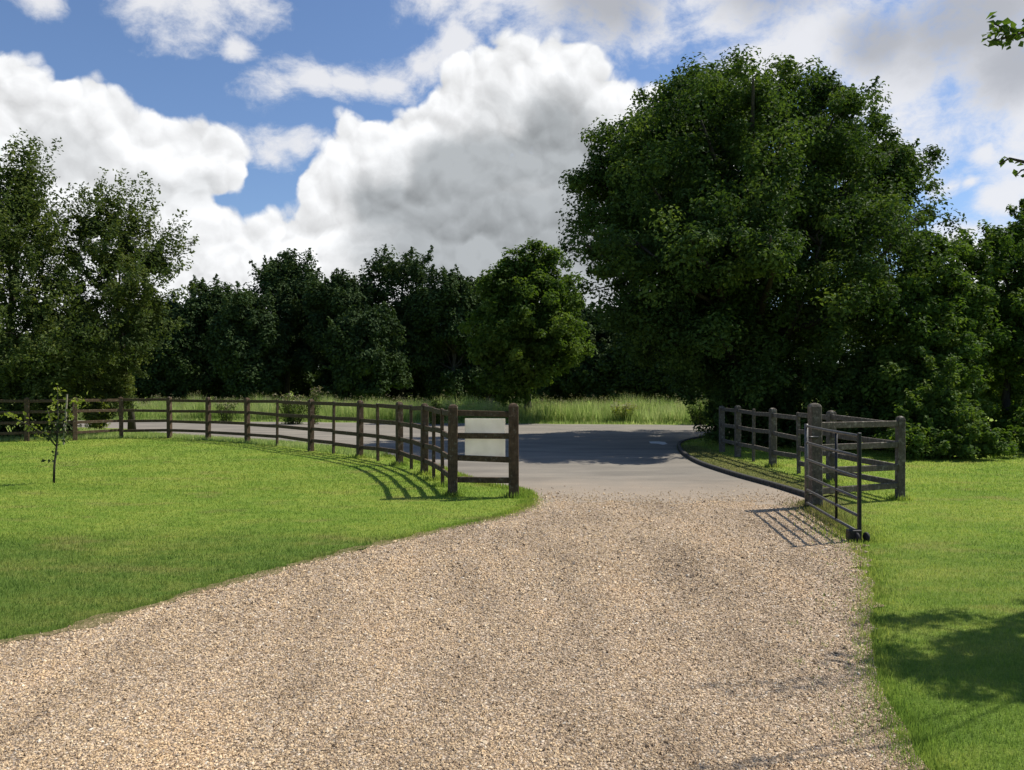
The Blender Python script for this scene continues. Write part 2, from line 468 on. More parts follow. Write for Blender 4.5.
for qx, qy in ((-.88, 11.87), (.027, 11.74), (4.06, 10.7), (5.55, 11.45), (5.42, 13.6), (-1.13, 13.05), (-1.36, 13.9), (-1.62, 14.8), (-2.33, 16.58), (-3.5, 18.4), (5.28, 16.2)):
    m = 260; a = rng.uniform(0, 6.283, m); q = .07 + np.abs(rng.normal(0, .06, m))
    EX.append(qx + np.cos(a) * q); EY.append(qy + np.sin(a) * q); EH.append(rng.uniform(.03, .11, m))
for _ in range(46):                      # loose tufts in the gravel near its right edge
    y0 = rng.uniform(3.3, 9); ed = np.interp(y0, [3.3, 4.4, 5.4, 6.7, 8.5, 10], [1.74, 2.0, 2.4, 3.0, 3.6, 3.9])
    x0 = ed - abs(rng.normal(0, .22)); m = rng.integers(8, 34)
    EX.append(x0 + rng.normal(0, .03, m)); EY.append(y0 + rng.normal(0, .03, m)); EH.append(rng.uniform(.012, .045, m))
EX, EY, EH = map(np.concatenate, (EX, EY, EH))
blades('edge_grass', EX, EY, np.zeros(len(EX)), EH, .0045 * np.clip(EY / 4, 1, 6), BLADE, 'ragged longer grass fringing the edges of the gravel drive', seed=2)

# loose stones
N = 330000
d = np.exp(rng.uniform(np.log(2.7), np.log(12.2), N)); u = rng.uniform(-.9, .6, N); X = u * d; Y = d
on = inside(gravel_poly, X, Y) & ~(inside(soil_poly, X, Y) & (rng.uniform(0, 1, len(X)) < .55)); X, Y = X[on], Y[on]
xs = rng.uniform(.3, 4.2, 2600); ys = 11.0 + np.abs(rng.normal(0, .62, 2600)) + .25 * np.sin(xs * 2.1) * rng.uniform(0, 1, 2600)
X = np.append(X, xs); Y = np.append(Y, ys)
n = len(X)
sz = np.minimum(rng.lognormal(np.log(.0043), .34, n), .0105) * np.clip(Y / 4.2, 1, 1.7)
base = np.array([[1, 0, 0], [-1, 0, 0], [0, 1, 0], [0, -1, 0], [0, 0, 1], [0, 0, -1]], float)
dirs = base[None] * rng.uniform(.65, 1.25, (n, 6, 1)) + rng.normal(0, .2, (n, 6, 3))
dirs *= sz[:, None, None] * np.array([1, 1, .72]) * rng.uniform(.75, 1.35, (n, 1, 3))
a = rng.uniform(0, 2 * np.pi, n); ca, sa = np.cos(a)[:, None], np.sin(a)[:, None]
V = np.stack([dirs[..., 0] * ca - dirs[..., 1] * sa, dirs[..., 0] * sa + dirs[..., 1] * ca, dirs[..., 2]], -1)
V += np.stack([X, Y, .010 + sz * .3], 1)[:, None]
tri = np.array([[0, 2, 4], [2, 1, 4], [1, 3, 4], [3, 0, 4], [2, 0, 5], [1, 2, 5], [3, 1, 5], [0, 3, 5]])
Fc = (np.arange(n)[:, None, None] * 6 + tri[None]).reshape(-1, 3)
tag(np_mesh('gravel_stones', V.reshape(-1, 3), Fc, np.repeat(rng.beta(1.6, 1.5, n), 8), STONE), 'loose tan and grey gravel stones covering the drive', 'gravel', kind='stuff')

# tall rough grass of the far verge
def road_far(x): return np.interp(x, [p[0] for p in far_edge], [p[1] for p in far_edge])
N = 95000
X = rng.uniform(-34, 16, N); q = rng.beta(1.3, 1.1, N); Y = road_far(X) + .12 + q * 4.2
patch = .5 + .35 * np.sin(X * 1.3 + 1.3 * np.sin(X * .47)) * np.cos(Y * 1.1 + X * .2) + .3 * np.sin(X * 3.7 + Y * 2.1 + np.sin(X * 1.9))
hh = np.where(q < .14, rng.uniform(.08, .2, N), rng.uniform(.55, 1.0, N) * (.55 + .6 * patch) + q * .3)
blades('verge_grass', X, Y, np.zeros(N), hh, rng.uniform(.016, .036, N), TALL, 'tall rough sunlit grass on the far verge of the road', .45, 3)
M_ = 5200
k = rng.integers(0, N, M_); k = k[hh[k] > .6]
Pp = np.stack([X[k], Y[k], hh[k] + rng.uniform(-.1, .12, len(k))], 1); SEEDS = Pp
N = 36000
X = rng.uniform(-26, -3, N); near = np.interp(X, [-26, -20, -13.5, -10.8, -8.8, -6.2, -3], [35, 33.2, 28.9, 26.4, 24.8, 23.0, 19.4])
fy = np.interp(X, [-26, -16, -13.4, -11, -9.2, -6.4, -3], [20, 23, 25, 25.6, 24.2, 22.0, 17.9])
Y = fy + rng.uniform(0, 1, N) * np.maximum(near - fy, .1)
blades('rough_grass', X, Y, np.zeros(N), rng.uniform(.05, .14, N), rng.uniform(.012, .022, N), TALL, 'rough grass between the curved fence and the road', .5, 4)

# ------------------------------------------------------------------ leaves and trees
def rot_basis(Nn, r):
    n = len(Nn); t = r.normal(size=(n, 3)); t -= Nn * (t * Nn).sum(1, keepdims=True)
    t /= np.linalg.norm(t, axis=1, keepdims=True) + 1e-9
    return t, np.cross(Nn, t)
def leaf_object(name, Pp, Nn, size, tint, mat, parent, r, aspect=.62):
    t, b = rot_basis(Nn, r); n = len(Pp)
    L = (size * r.uniform(.65, 1.35, n))[:, None]; Wd = L * aspect * r.uniform(.8, 1.2, n)[:, None]
    V = np.empty((n, 4, 3))
    V[:, 0] = Pp - t * L / 2
    V[:, 1] = Pp + b * Wd / 2 + Nn * L * .12 - t * L * .05
    V[:, 2] = Pp + t * L / 2 - Nn * L * .10
    V[:, 3] = Pp - b * Wd / 2 + Nn * L * .12 - t * L * .05
    if parent is not None: V = V - np.array(parent.location)
    return np_mesh(name, V.reshape(-1, 3), np.arange(n * 4).reshape(n, 4), tint, mat, parent)

def clumps_from_lobes(lobes, cr, r, dens=1.0, shell=.45):
    cs, out = [], []
    for c, rad in lobes:
        rad = np.array(rad)
        n = max(6, int(dens * 4.2 * (rad[0] * rad[2] + rad[0] * rad[1] + rad[1] * rad[2]) / 3 / (cr * cr)))
        v = r.normal(size=(n, 3)); v /= np.linalg.norm(v, axis=1, keepdims=True)
        k = r.uniform(0, 1, n) ** shell
        k = k * r.uniform(.9, 1.12, n)
        cs.append(np.array(c) + v * rad * k[:, None]); out.append(v)
    return np.concatenate(cs), np.concatenate(out)

def crown_points(lobes, cr, total, r, dens=1.0, elong=1.0, upb=.5, zmin=.15, shell=.45):
    cc, od = clumps_from_lobes(lobes, cr, r, dens, shell)
    ok = cc[:, 2] > zmin; cc, od = cc[ok], od[ok]
    k = len(cc); per = np.maximum(4, r.poisson(total / k, k)); idx = np.repeat(np.arange(k), per)
    sizes = cr * r.uniform(.55, 1.3, k)
    v = r.normal(size=(len(idx), 3)); v /= np.linalg.norm(v, axis=1, keepdims=True)
    v *= (r.uniform(0, 1, len(idx)) ** .5)[:, None]
    ax = od * .8 + np.array([0, 0, upb]) + r.normal(0, .3, od.shape); ax /= np.linalg.norm(ax, axis=1, keepdims=True)
    A = ax[idx]
    along = (v * A).sum(1, keepdims=True)
    v = v + A * along * (elong - 1)
    if elong > 1.05: v = v - (v - A * (v * A).sum(1, keepdims=True)) * .38
    v[:, 2] *= .8 if elong <= 1.05 else 1
    Pp = cc[idx] + v * sizes[idx][:, None]
    Nn = v * .95 + np.array([0, 0, .65]) + r.normal(0, .42, v.shape); Nn /= np.linalg.norm(Nn, axis=1, keepdims=True)
    tint = np.clip(r.normal(.45, .22, k)[idx] + r.normal(0, .13, len(idx)), 0, 1)
    ok = Pp[:, 2] > .05
    return Pp[ok], Nn[ok], tint[ok], cc

def wood(parent, base, top_z, r0, lobes, cc, r, mat, twigs=60, limb_r=.35, sides=8, splay=None):
    mb = MB()
    bx, by = base
    lob_c = np.array([l[0] for l in lobes]); mc = lob_c.mean(0)
    tx, ty = (mc[0], mc[1]) if splay is None else splay
    zs = np.linspace(-.15, top_z, 7)
    tr = []
    for z in zs:
        f = max(z, 0) / top_z
        tr.append((bx + (tx - bx) * f ** 1.4 + r.normal(0, r0 * .18), by + (ty - by) * f ** 1.4 + r.normal(0, r0 * .18), z))
    rad = [r0 * (1.35 if i == 0 else 1.05 - .8 * i / 6) for i in range(7)]
    mb.tube(tr, rad, sides + 2)
    tr = np.array(tr)
    limb_pts = []
    for c in lob_c:
        i = int(np.clip(np.searchsorted(zs, c[2] * .55), 2, 5)); s = tr[i]
        m1 = s * .6 + c * .4 + r.normal(0, .15, 3) - np.array([0, 0, .04 * np.linalg.norm(c - s)]); m2 = s * .25 + c * .75 + r.normal(0, .15, 3)
        L = [s, m1, m2, c + (c - m2) * .35]
        mb.tube(L, [r0 * limb_r, r0 * limb_r * .75, r0 * limb_r * .45, r0 * .06], sides)
        limb_pts += [m1, m2, c]
    lp = np.array(limb_pts)
    for j in r.choice(len(cc), min(twigs, len(cc)), replace=False):
        c = cc[j]; k = np.argmin(((lp - c) ** 2).sum(1)); s = lp[k]
        m = (s + c) / 2 + r.normal(0, .08, 3)
        mb.tube([s, m, c + (c - m) * .25], [r0 * .11, r0 * .07, r0 * .02], 5)
    return mb.build('trunk', mat, parent, True)

def tree(name, label, cat, base, lobes, leafmat, total, size, cr, r0=.25, top_z=None, group=None, seed=0, dens=1., elong=1., upb=.5, twigs=60, zmin=.15, bark=None, aspect=.62, limb_r=.35, crown='crown', splay=None, sprays=0, slen=(.7, 1.3), sleaf=34, lean=0., shell=.45):
    r = np.random.default_rng(seed)
    root = empty(name, (base[0], base[1], 0), label, cat, group)
    Pp, Nn, tint, cc = crown_points(lobes, cr, total, r, dens, elong, upb, zmin, shell)
    if sprays:
        mc = cc.mean(0); o = cc - mc; o /= np.linalg.norm(o, axis=1, keepdims=True)
        rad = np.linalg.norm(cc - mc, axis=1); ok = np.where((rad > np.percentile(rad, 45)) & (cc[:, 2] > np.percentile(cc[:, 2], 20)))[0]
        pick = r.choice(ok, min(sprays, len(ok)), replace=False)
        A = o[pick] * .75 + np.array([lean, 0, .55]) + r.normal(0, .22, (len(pick), 3)); A /= np.linalg.norm(A, axis=1, keepdims=True)
        ln = r.uniform(slen[0], slen[1], len(pick)); f = r.uniform(0, 1, (len(pick), sleaf))
        q = cc[pick][:, None] + A[:, None] * (f * ln[:, None])[..., None] + r.normal(0, 1, (len(pick), sleaf, 3)) * ((.15 - .12 * f) * slen[1])[..., None]
        nn = A[:, None] * .2 + np.array([0, 0, .5]) + r.normal(0, .6, q.shape); nn /= np.linalg.norm(nn, axis=2, keepdims=True)
        tt = np.clip(np.repeat(r.normal(.5, .2, len(pick)), sleaf) + r.normal(0, .1, q.shape[0] * sleaf), 0, 1)
        Pp = np.concatenate([Pp, q.reshape(-1, 3)]); Nn = np.concatenate([Nn, nn.reshape(-1, 3)]); tint = np.concatenate([tint, tt])
    leaf_object(crown, Pp, Nn, size, tint, leafmat, root, r, aspect)
    if top_z is None: top_z = float(np.mean([l[0][2] for l in lobes])) + .3
    wood(root, base, top_z, r0, lobes, cc, r, bark or BARK, twigs, limb_r, splay=splay)
    return root

def L(px, py, d, rp, sx=1., sy=1., sz=1.):
    k = rp * d / F
    return (P(px, py, d), (k * sx, k * sy, k * sz))

# --- the big oak by the road on the right
D = 25.
oak = [L(604, 184, D, 34), L(600, 228, D, 36), L(622, 148, D, 34), L(658, 124, D, 36), L(694, 102, D, 34), L(828, 98, D, 24), L(780, 84, D, 24), L(718, 84, D, 18), L(862, 146, D, 26), L(902, 186, D, 20), L(612, 195, D, 40), L(606, 240, D - 1, 38, 1, 1.3), L(628, 165, D + .5, 44), L(668, 118, D, 42), L(655, 155, D - 2, 52), L(725, 98, D, 40), L(705, 130, D - 2.5, 58), L(795, 92, D + .5, 36),
       L(785, 130, D - 2, 58), L(850, 118, D, 36), L(845, 170, D - 2, 60), L(900, 170, D, 36), L(912, 225, D - .5, 36), L(918, 285, D - 1, 34), L(878, 235, D - 2.5, 52),
       L(760, 190, D - 3.2, 72), L(690, 215, D - 3, 66), L(820, 245, D - 3.2, 72), L(632, 275, D - 1.5, 48), L(645, 315, D - 1, 42), L(665, 275, D - 2.6, 52), L(725, 285, D - 3.5, 72),
       L(800, 310, D - 3.3, 74), L(880, 310, D - 2, 56), L(690, 335, D - 1.5, 46), L(745, 360, D - 2.5, 62), L(840, 370, D - 2.5, 64), L(900, 370, D - 1, 44), L(712, 385, D, 30), L(755, 410, D - 1.5, 40, 1, 1, .9),
       L(740, 160, D + 2.5, 95), L(820, 200, D + 3, 100), L(690, 230, D + 3, 90), L(760, 290, D + 3, 110), L(860, 290, D + 2.5, 85), L(760, 230, D + .5, 125), L(640, 245, D - 4.2, 50), L(690, 290, D - 4.4, 56), L(655, 190, D - 3.5, 48), L(740, 240, D - 5, 60)]
ro = np.random.default_rng(909)          # bough ends that stand proud of the crown
OUTLINE = [(570, 180), (578, 230), (574, 290), (600, 345), (680, 440), (920, 440), (948, 300), (946, 215), (925, 155), (890, 135), (858, 92), (812, 56), (745, 60), (690, 70), (640, 92), (608, 130)]
for _ in range(120):
    c, rd = oak[ro.integers(0, len(oak))]
    v = ro.normal(size=3); v[1] -= .5; v[2] += .15; v /= np.linalg.norm(v); q = ro.uniform(.5, 1.0)
    c2 = np.array(c) + v * np.array(rd) * 1.02
    ex = 512 + np.array([-.75, 0, .75, 0]) * q * F / c2[1] + c2[0] * F / c2[1]; ey = HZ - (c2[2] - CAM_H + np.array([0, .7, 0, -.7]) * q) * F / c2[1]
    if c2[2] > 1.5 and inside(OUTLINE, ex, ey).all(): oak.append((c2, (q, q, q * .75)))
tree('oak_tree', 'largest tree, broad dark oak rising beside the road behind the right-hand fence', 'tree', (8.0, 25.0), oak, OAK, 330000, .12, .5, .42, 6.5, shell=.3, sprays=240, slen=(.3, .6), sleaf=40, seed=1, dens=.62, twigs=90, upb=.4)

# --- the bushes at its foot and the lighter growth to its right
def bush(label, lobes, mat, total, size, cr, seed, group=None, cat='bush', name='bush', aspect=.62, dens=1.):
    b = lobes[0][0]
    r = np.random.default_rng(seed)
    root = empty(name, (b[0], b[1], 0), label, cat, group)
    Pp, Nn, tint, cc = crown_points(lobes, cr, total, r, dens, 1.2, .6, .08)
    leaf_object('foliage', Pp, Nn, size, tint, mat, root, r, aspect)
    mb = MB()
    for j in r.choice(len(cc), min(26, len(cc)), replace=False):
        c = cc[j]; s = np.array([b[0] + (c[0] - b[0]) * .35, b[1] + (c[1] - b[1]) * .35, -.03])
        mb.tube([s, (s + c) / 2 + r.normal(0, .05, 3), c], [.022, .016, .006], 5)
    mb.build('stems', BARK, root, True)
    return root
bush('dark bush at the foot of the oak, behind the leftmost posts of the right-hand fence', [L(752, 405, 22.2, 46, 1, .9, 1), L(725, 428, 22.4, 26), L(790, 425, 21.8, 34), L(735, 400, 22.8, 30), L(770, 440, 21.6, 20)], OAK, 15000, .11, .24, 21)
bush('dark bush behind the gatepost of the metal gate', [L(840, 405, 21, 52, 1, .9, 1), L(810, 430, 20.6, 32), L(868, 425, 20.4, 38), L(850, 385, 21.2, 46)], OAK, 17000, .11, .24, 22)
bush('leafy bush right of the far corner post, at the lawn edge', [L(930, 425, 18.6, 40, 1, .9, 1), L(905, 445, 17.9, 22), L(965, 438, 18.0, 30), L(940, 395, 19.2, 38), L(985, 448, 17.8, 20), L(935, 450, 17.7, 22)], LIGHTL, 15000, .10, .22, 23)
tree('hazel_tree', 'lighter green leafy tree against the right flank of the big oak', 'tree', (9.4, 20.6),
     [L(925, 330, 20.5, 40), L(905, 375, 20, 38), L(955, 285, 21, 32), L(945, 360, 20.3, 40), L(970, 335, 21, 34), L(935, 250, 21.5, 24), L(900, 300, 20.8, 32), L(915, 410, 19.8, 34), L(960, 400, 20, 32), L(965, 255, 22, 18)],
     LIGHTL, 42000, .12, .30, .12, 3.2, seed=5, dens=1.1, twigs=50)
tree('ash_tree', 'slim tree with a bare lower trunk at the right edge of the lawn', 'tree', (13.3, 21.6),
     [L(1000, 270, 22, 34), L(985, 305, 22, 30), L(1030, 255, 22.5, 40), L(1018, 310, 21.5, 38), L(1060, 300, 22, 50), L(990, 240, 23, 20), L(1012, 232, 23, 18), L(1000, 345, 21.5, 26), L(1040, 350, 21, 36), L(965, 250, 23, 14), L(1024, 215, 23, 12), L(1090, 330, 21, 45)],
     LIGHTL, 42000, .12, .30, .13, 4.4, seed=6, dens=.95, twigs=60, elong=1.25)
bush('low shady bush under the slim tree at the far right', [L(1018, 420, 21.5, 36, 1, .9, 1), L(1000, 452, 18.4, 16), L(1050, 440, 18.6, 36), L(1000, 395, 22.5, 34), L(1085, 425, 20, 40)], LIGHTL, 12000, .11, .24, 24)
tree('maple_tree', 'darker tree filling the gap behind the slim tree at the right', 'tree', (15.6, 29.0),
     [L(985, 300, 28, 40), L(1030, 320, 29, 50), L(960, 330, 28, 40), L(1000, 370, 27, 50), L(1060, 340, 28, 60), L(955, 380, 27, 40), L(1040, 405, 27, 50)], OAK, 26000, .16, .42, .16, 3.6, seed=7)

# --- tree leaning over the drive from beyond the right side
ov = [((7.5, 6.5, 4.7), (1.0, .75, .7)), ((6.6, 6.15, 4.6), (.8, .50, .40)), ((5.85, 5.85, 4.35), (.6, .36, .25)), ((9.2, 7.2, 5.4), (1.3, 1.2, 1.0)), ((8.4, 6.0, 4.3), (.9, .6, .6)), ((9.9, 8.6, 4.6), (1.1, 1., .9)), ((10.6, 6.6, 5.0), (1.2, 1.2, .9)), ((5.7, 5.6, 4.0), (.75, .42, .28)), ((6.0, 6.05, 4.4), (.8, .45, .3)), ((6.2, 6.55, 4.4), (.75, .4, .3))]
ovt = tree('field_maple', 'tree reaching leafy branch tips over the drive at the top right corner', 'tree', (9.8, 7.4), ov, LIGHTL, 30000, .075, .20, .14, 4.0, seed=8, dens=.8, twigs=40)
def twig(root, mb, pts, n, spread, seed, LP, LN):
    r = np.random.default_rng(seed); pts = np.array(pts, float)
    mb.tube(pts, list(np.linspace(.009, .003, len(pts))), 5)
    f = r.uniform(0.25, 1, n) * (len(pts) - 1); i = np.minimum(f.astype(int), len(pts) - 2)
    p = pts[i] + (pts[i + 1] - pts[i]) * (f - i)[:, None] + r.normal(0, spread, (n, 3))
    LP.append(p); v = r.normal(0, .6, (n, 3)) + np.array([0, 0, .7]); LN.append(v / np.linalg.norm(v, axis=1, keepdims=True))
LP, LN, mbt = [], [], MB()
twig(ovt, mbt, [(5.6, 5.4, 3.9), (3.7, 4.5, 3.5), P(1036, 29, 4.2), P(1010, 36, 4.2), P(991, 41, 4.2)], 90, .034, 31, LP, LN)
twig(ovt, mbt, [P(1028, 31, 4.2), P(1008, 29, 4.21), P(994, 23, 4.2)], 26, .022, 32, LP, LN)
twig(ovt, mbt, [(5.6, 5.4, 3.9), (4.0, 4.5, 3.0), P(1040, 166, 4.1), P(1022, 170, 4.1), P(1016, 176, 4.1)], 22, .017, 33, LP, LN)
twig(ovt, mbt, [P(1026, 162, 4.1), P(1010, 158, 4.1), P(1000, 164, 4.1)], 7, .017, 34, LP, LN)
twig(ovt, mbt, [(6.6, 6.1, 4.6), (5.3, 5.75, 4.45), (4.5, 5.5, 4.5)], 120, .07, 35, LP, LN)
twig(ovt, mbt, [(6.6, 6.1, 4.6), (5.5, 5.9, 4.9), (4.75, 5.8, 5.3)], 90, .07, 36, LP, LN)
LP, LN = np.concatenate(LP), np.concatenate(LN)
rr = np.random.default_rng(5)
leaf_object('leafy_sprays', LP, LN, .046, rr.uniform(.2, .8, len(LP)), LIGHTL, ovt, rr)
mbt.build('twigs', BARK, ovt, True)

# --- middle sycamore on the verge
D = 38.
syc = [L(535, 268, D, 28), L(520, 290, D, 38), L(556, 295, D - .5, 30), L(497, 300, D, 26), L(482, 325, D, 22), L(545, 325, D - 1.5, 38), L(512, 335, D - 1.5, 36), L(572, 325, D - .5, 18), L(560, 350, D - 1, 24), L(498, 362, D - 1, 26),
       L(530, 365, D - 1, 28), L(515, 390, D - .5, 18), L(535, 310, D + 1.5, 50), L(552, 258, D, 12), L(578, 350, D - .5, 11), L(505, 270, D, 14)]
tree('sycamore_tree', 'rounded lighter green tree on the far verge, between the sign and the big oak', 'tree', (.7, 38.2), syc, SYC, 46000, .19, .46, .2, 4.6, seed=9, dens=1.0, zmin=1.0)

# --- the two trees behind the fence on the far left
D = 27.
ASH_A = [L(28, 178, D, 13), L(12, 194, D, 22), L(48, 270, D - 1, 34), L(58, 310, D - 1, 34), L(28, 210, D, 24), L(35, 228, D, 28), L(5, 205, D, 34), L(-20, 240, D, 55), L(10, 250, D - 1, 50), L(30, 290, D - 1.5, 50), L(-30, 290, D - 1, 65), L(20, 340, D - 1.8, 55), L(-20, 360, D - 1, 60), L(60, 345, D - 1.5, 36), L(25, 390, D - 1.5, 50), L(-30, 400, D - 1, 50), L(50, 375, D - 1.8, 40)]
tree('ash_tree', 'taller of the two feathery trees at the left edge, cut by the frame', 'tree', (-17.6, 27.5),
     [(c, tuple(np.array(q) * .86)) for c, q in ASH_A], ASH, 46000, .125, .34, .16, 6.0, seed=10, dens=.6, elong=2.2, sprays=190, slen=(.9, 1.9), sleaf=85, lean=.35, upb=.9, aspect=.5)
D = 28.
ASH_B = [L(92, 222, D, 26), L(120, 225, D, 26), L(75, 245, D, 26), L(135, 250, D, 30), L(105, 265, D - 1, 44), L(150, 268, D, 18), L(163, 264, D, 9), L(80, 300, D - 1, 40), L(130, 300, D - 1.5, 38), L(150, 310, D - 1, 26), L(110, 340, D - 1.5, 44), L(75, 350, D - 1, 38), L(140, 335, D - 1, 26), L(95, 375, D - .5, 34), L(130, 365, D - .5, 22), L(128, 395, D - .3, 26), L(100, 400, D - .5, 26), L(60, 392, D - .4, 28)]
tree('ash_tree', 'shorter spreading feathery tree behind the corner of the curved fence', 'tree', (-13.6, 28.6),
     [(c, tuple(np.array(q) * .84)) for c, q in ASH_B], ASH, 40000, .125, .32, .12, 5.0, seed=11, dens=.5, elong=2.2, upb=.65, sprays=170, slen=(.9, 1.9), sleaf=85, lean=.35, aspect=.5)

bush('dark bush under the feathery trees behind the fence at the far left edge', [L(20, 412, 26.4, 34, 1, .8, 1), L(-20, 405, 26, 44), L(52, 425, 26.6, 20)], OAK, 9000, .12, .26, 25)

# --- far tree line beyond the verge, each tree on its own
def auto(px, top, hw, d, r):
    H = CAM_H + (HZ - top) * d / F; w = hw * 1.15 * d / F; x = (px - 512) * d / F
    out = [((x, d, H - .42 * w), (.55 * w, .6 * w, .42 * w)), ((x, d, H - 1.0 * w), (.72 * w, .6 * w, .5 * w)), ((x, d, H - 1.6 * w), (.8 * w, .6 * w, .5 * w))]
    for k in range(26):
        f = r.uniform(.18, .86); z = f * H
        sp = w * (1.0 if f < .65 else 1.0 - (f - .65) * 1.7)
        a = r.uniform(0, 2 * math.pi); rr = sp * r.uniform(.35, .7)
        s = r.uniform(.22, .44) * w
        out.append(((x + math.cos(a) * rr, d + math.sin(a) * rr * .8, z), (s, s, s * .85)))
    return out
line = [(28, 345, 48, 50, 'dark far tree half hidden behind the taller feathery tree at the left edge'),
        (95, 335, 46, 51, 'dark far tree half hidden behind the shorter feathery tree'),
        (158, 298, 40, 52, 'dark far tree just clear of the right side of the shorter feathery tree'),
        (205, 284, 40, 53, 'leftmost low-topped dark tree of the tree line against white cloud'),
        (287, 253, 50, 55, 'tall flat-topped dark tree, left one of the two highest in the tree line'),
        (245, 292, 34, 50, 'low dark tree in front of the left flank of the flat-topped far tree'),
        (340, 276, 36, 52, 'dark tree filling the dip between the two highest crowns of the tree line'),
        (402, 250, 50, 54, 'tall double-topped dark tree, right one of the two highest in the tree line'),
        (368, 305, 36, 49, 'low dark tree in front of the left foot of the double-topped far tree'),
        (452, 270, 36, 53, 'dark far tree just left of the rounded lighter green tree'),
        (488, 282, 34, 55, 'dark far tree behind the left side of the rounded lighter green tree'),
        (575, 300, 44, 52, 'dark far tree behind the right side of the rounded lighter green tree'),
        (628, 320, 46, 50, 'dim far tree below the left boughs of the oak, beside the rounded green tree'),
        (690, 338, 44, 48, 'dim far tree just left of the bushes at the foot of the oak')]
for i, (px, top, hw, d, lab) in enumerate(line):
    r = np.random.default_rng(100 + i)
    lob = auto(px, top, hw, d, r)
    tree('woodland_tree', lab, 'tree', ((px - 512) * d / F, d), lob, WOODL, 50000, .21, .70, .22, (CAM_H + (HZ - top) * d / F) * .62, 'trees of the dark tree line beyond the road', seed=200 + i, twigs=20, zmin=.6, dens=1., sprays=110, slen=(.5, 1.1), sleaf=50)
# the wood behind them reads as one mass
r = np.random.default_rng(77)
lob = []
for x in np.arange(-48, 40, 2.6):
    h = r.uniform(7.2, 8.8); y = 62 + r.uniform(-2, 2)
    lob += [((x, y, h * .75), (2.2, 1.6, h * .27)), ((x + 1.2, y - .5, h * .35), (2.3, 1.6, h * .36))]
for x in np.arange(-40, 34, 1.7):
    h = r.uniform(3.0, 4.2); y = 57.5 + r.uniform(-1, 1)
    lob.append(((x, y, h * .5), (1.5, 1.0, h * .55)))
    lob.append(((x + .8, y + 2.5, h * .5), (1.6, 1.0, h * .6)))
Pp, Nn, tint, cc = crown_points(lob, .8, 240000, r, .8, 1., .5, .1)
tag(leaf_object('woodland', Pp, Nn, .30, tint, WOODL, None, r), 'dark mass of woodland and undergrowth behind the tree line', 'woodland', kind='stuff')

# --- plants on the verge
r = np.random.default_rng(78); q = np.repeat(SEEDS, 5, 0) + r.normal(0, .035, (len(SEEDS) * 5, 3)); Nn = r.normal(0, .5, q.shape) + np.array([0, 0, .6]); Nn /= np.linalg.norm(Nn, axis=1, keepdims=True)
tag(leaf_object('seed_heads', q, Nn, .045, r.uniform(0, 1, len(q)), CREAM, None, r, .5), 'pale grass seed heads and small flowers above the far verge', 'grass', kind='stuff')
def herb(label, px, py, d, w, h, n, mat, flower, seed, name='wild_plant', cat='plant'):
    r = np.random.default_rng(seed); c = P(px, py, d); root = empty(name, (c[0], c[1], 0), label, cat)
    mb = MB(); Pp = []; Fp = []
    for k in range(n):
        a = r.uniform(0, 6.283); q = w * r.uniform(.1, .5); tip = np.array([c[0] + math.cos(a) * q, c[1] + math.sin(a) * q * .6, h * r.uniform(.7, 1.05)])
        s = np.array([c[0] + math.cos(a) * q * .4, c[1] + math.sin(a) * q * .3, -.02])
        mb.tube([s, (s + tip) / 2 + r.normal(0, .03, 3), tip], [.012, .009, .004], 5)
        m = 46
        f = r.uniform(.08, 1, m)[:, None]; Pp.append(s + (tip - s) * f + r.normal(0, .09, (m, 3)))
        Fp.append(tip + r.normal(0, .05, (16, 3)))
    Pp = np.concatenate(Pp); Pp[:, 2] = np.maximum(Pp[:, 2], .03); Nn = r.normal(0, .6, Pp.shape) + np.array([0, 0, .6]); Nn /= np.linalg.norm(Nn, axis=1, keepdims=True)
    leaf_object('leaves', Pp, Nn, .10, r.uniform(0, 1, len(Pp)), mat, root, r, .5)
    if flower:
        Fp = np.concatenate(Fp); Nn = np.tile([0, 0, 1.], (len(Fp), 1)) + r.normal(0, .3, Fp.shape); Nn /= np.linalg.norm(Nn, axis=1, keepdims=True)
        tag(leaf_object('flower_heads', Fp, Nn, .06, r.uniform(0, 1, len(Fp)), flower, root, r, .9), kind='stuff')
    mb.build('stems', BARK, root, True)
herb('pale cream-flowered bush on the verge behind the middle of the curved fence', 293, 400, 35.5, 1.7, 1.25, 34, LIGHTL, CREAM, 41)
herb('taller pale flower spike at the right of the cream-flowered bush', 315, 400, 35.2, .5, 1.5, 10, LIGHTL, CREAM, 42)
herb('yellow-green bush above the fence just left of the sign', 437, 405, 35.2, 1.0, 1.0, 26, YOUNG, None, 43)
herb('bright green shrub on the verge behind the corner of the curved fence', 97, 398, 31, 1.5, 1.5, 44, SAPL, None, 44)
herb('small clump of pale flowers on the verge behind the fence, below the flat-topped far tree', 228, 400, 36.5, 1.2, .95, 14, LIGHTL, CREAM, 45)
herb('low white-flowered weeds beside the road in the gap left of the big oak', 625, 410, 36.2, 1.3, .9, 18, SAPL, CREAM, 46)
herb('leafy green clump at the end of the verge, touching the bushes under the big oak', 700, 410, 34.8, 1.2, 1.0, 28, LIGHTL, None, 47)

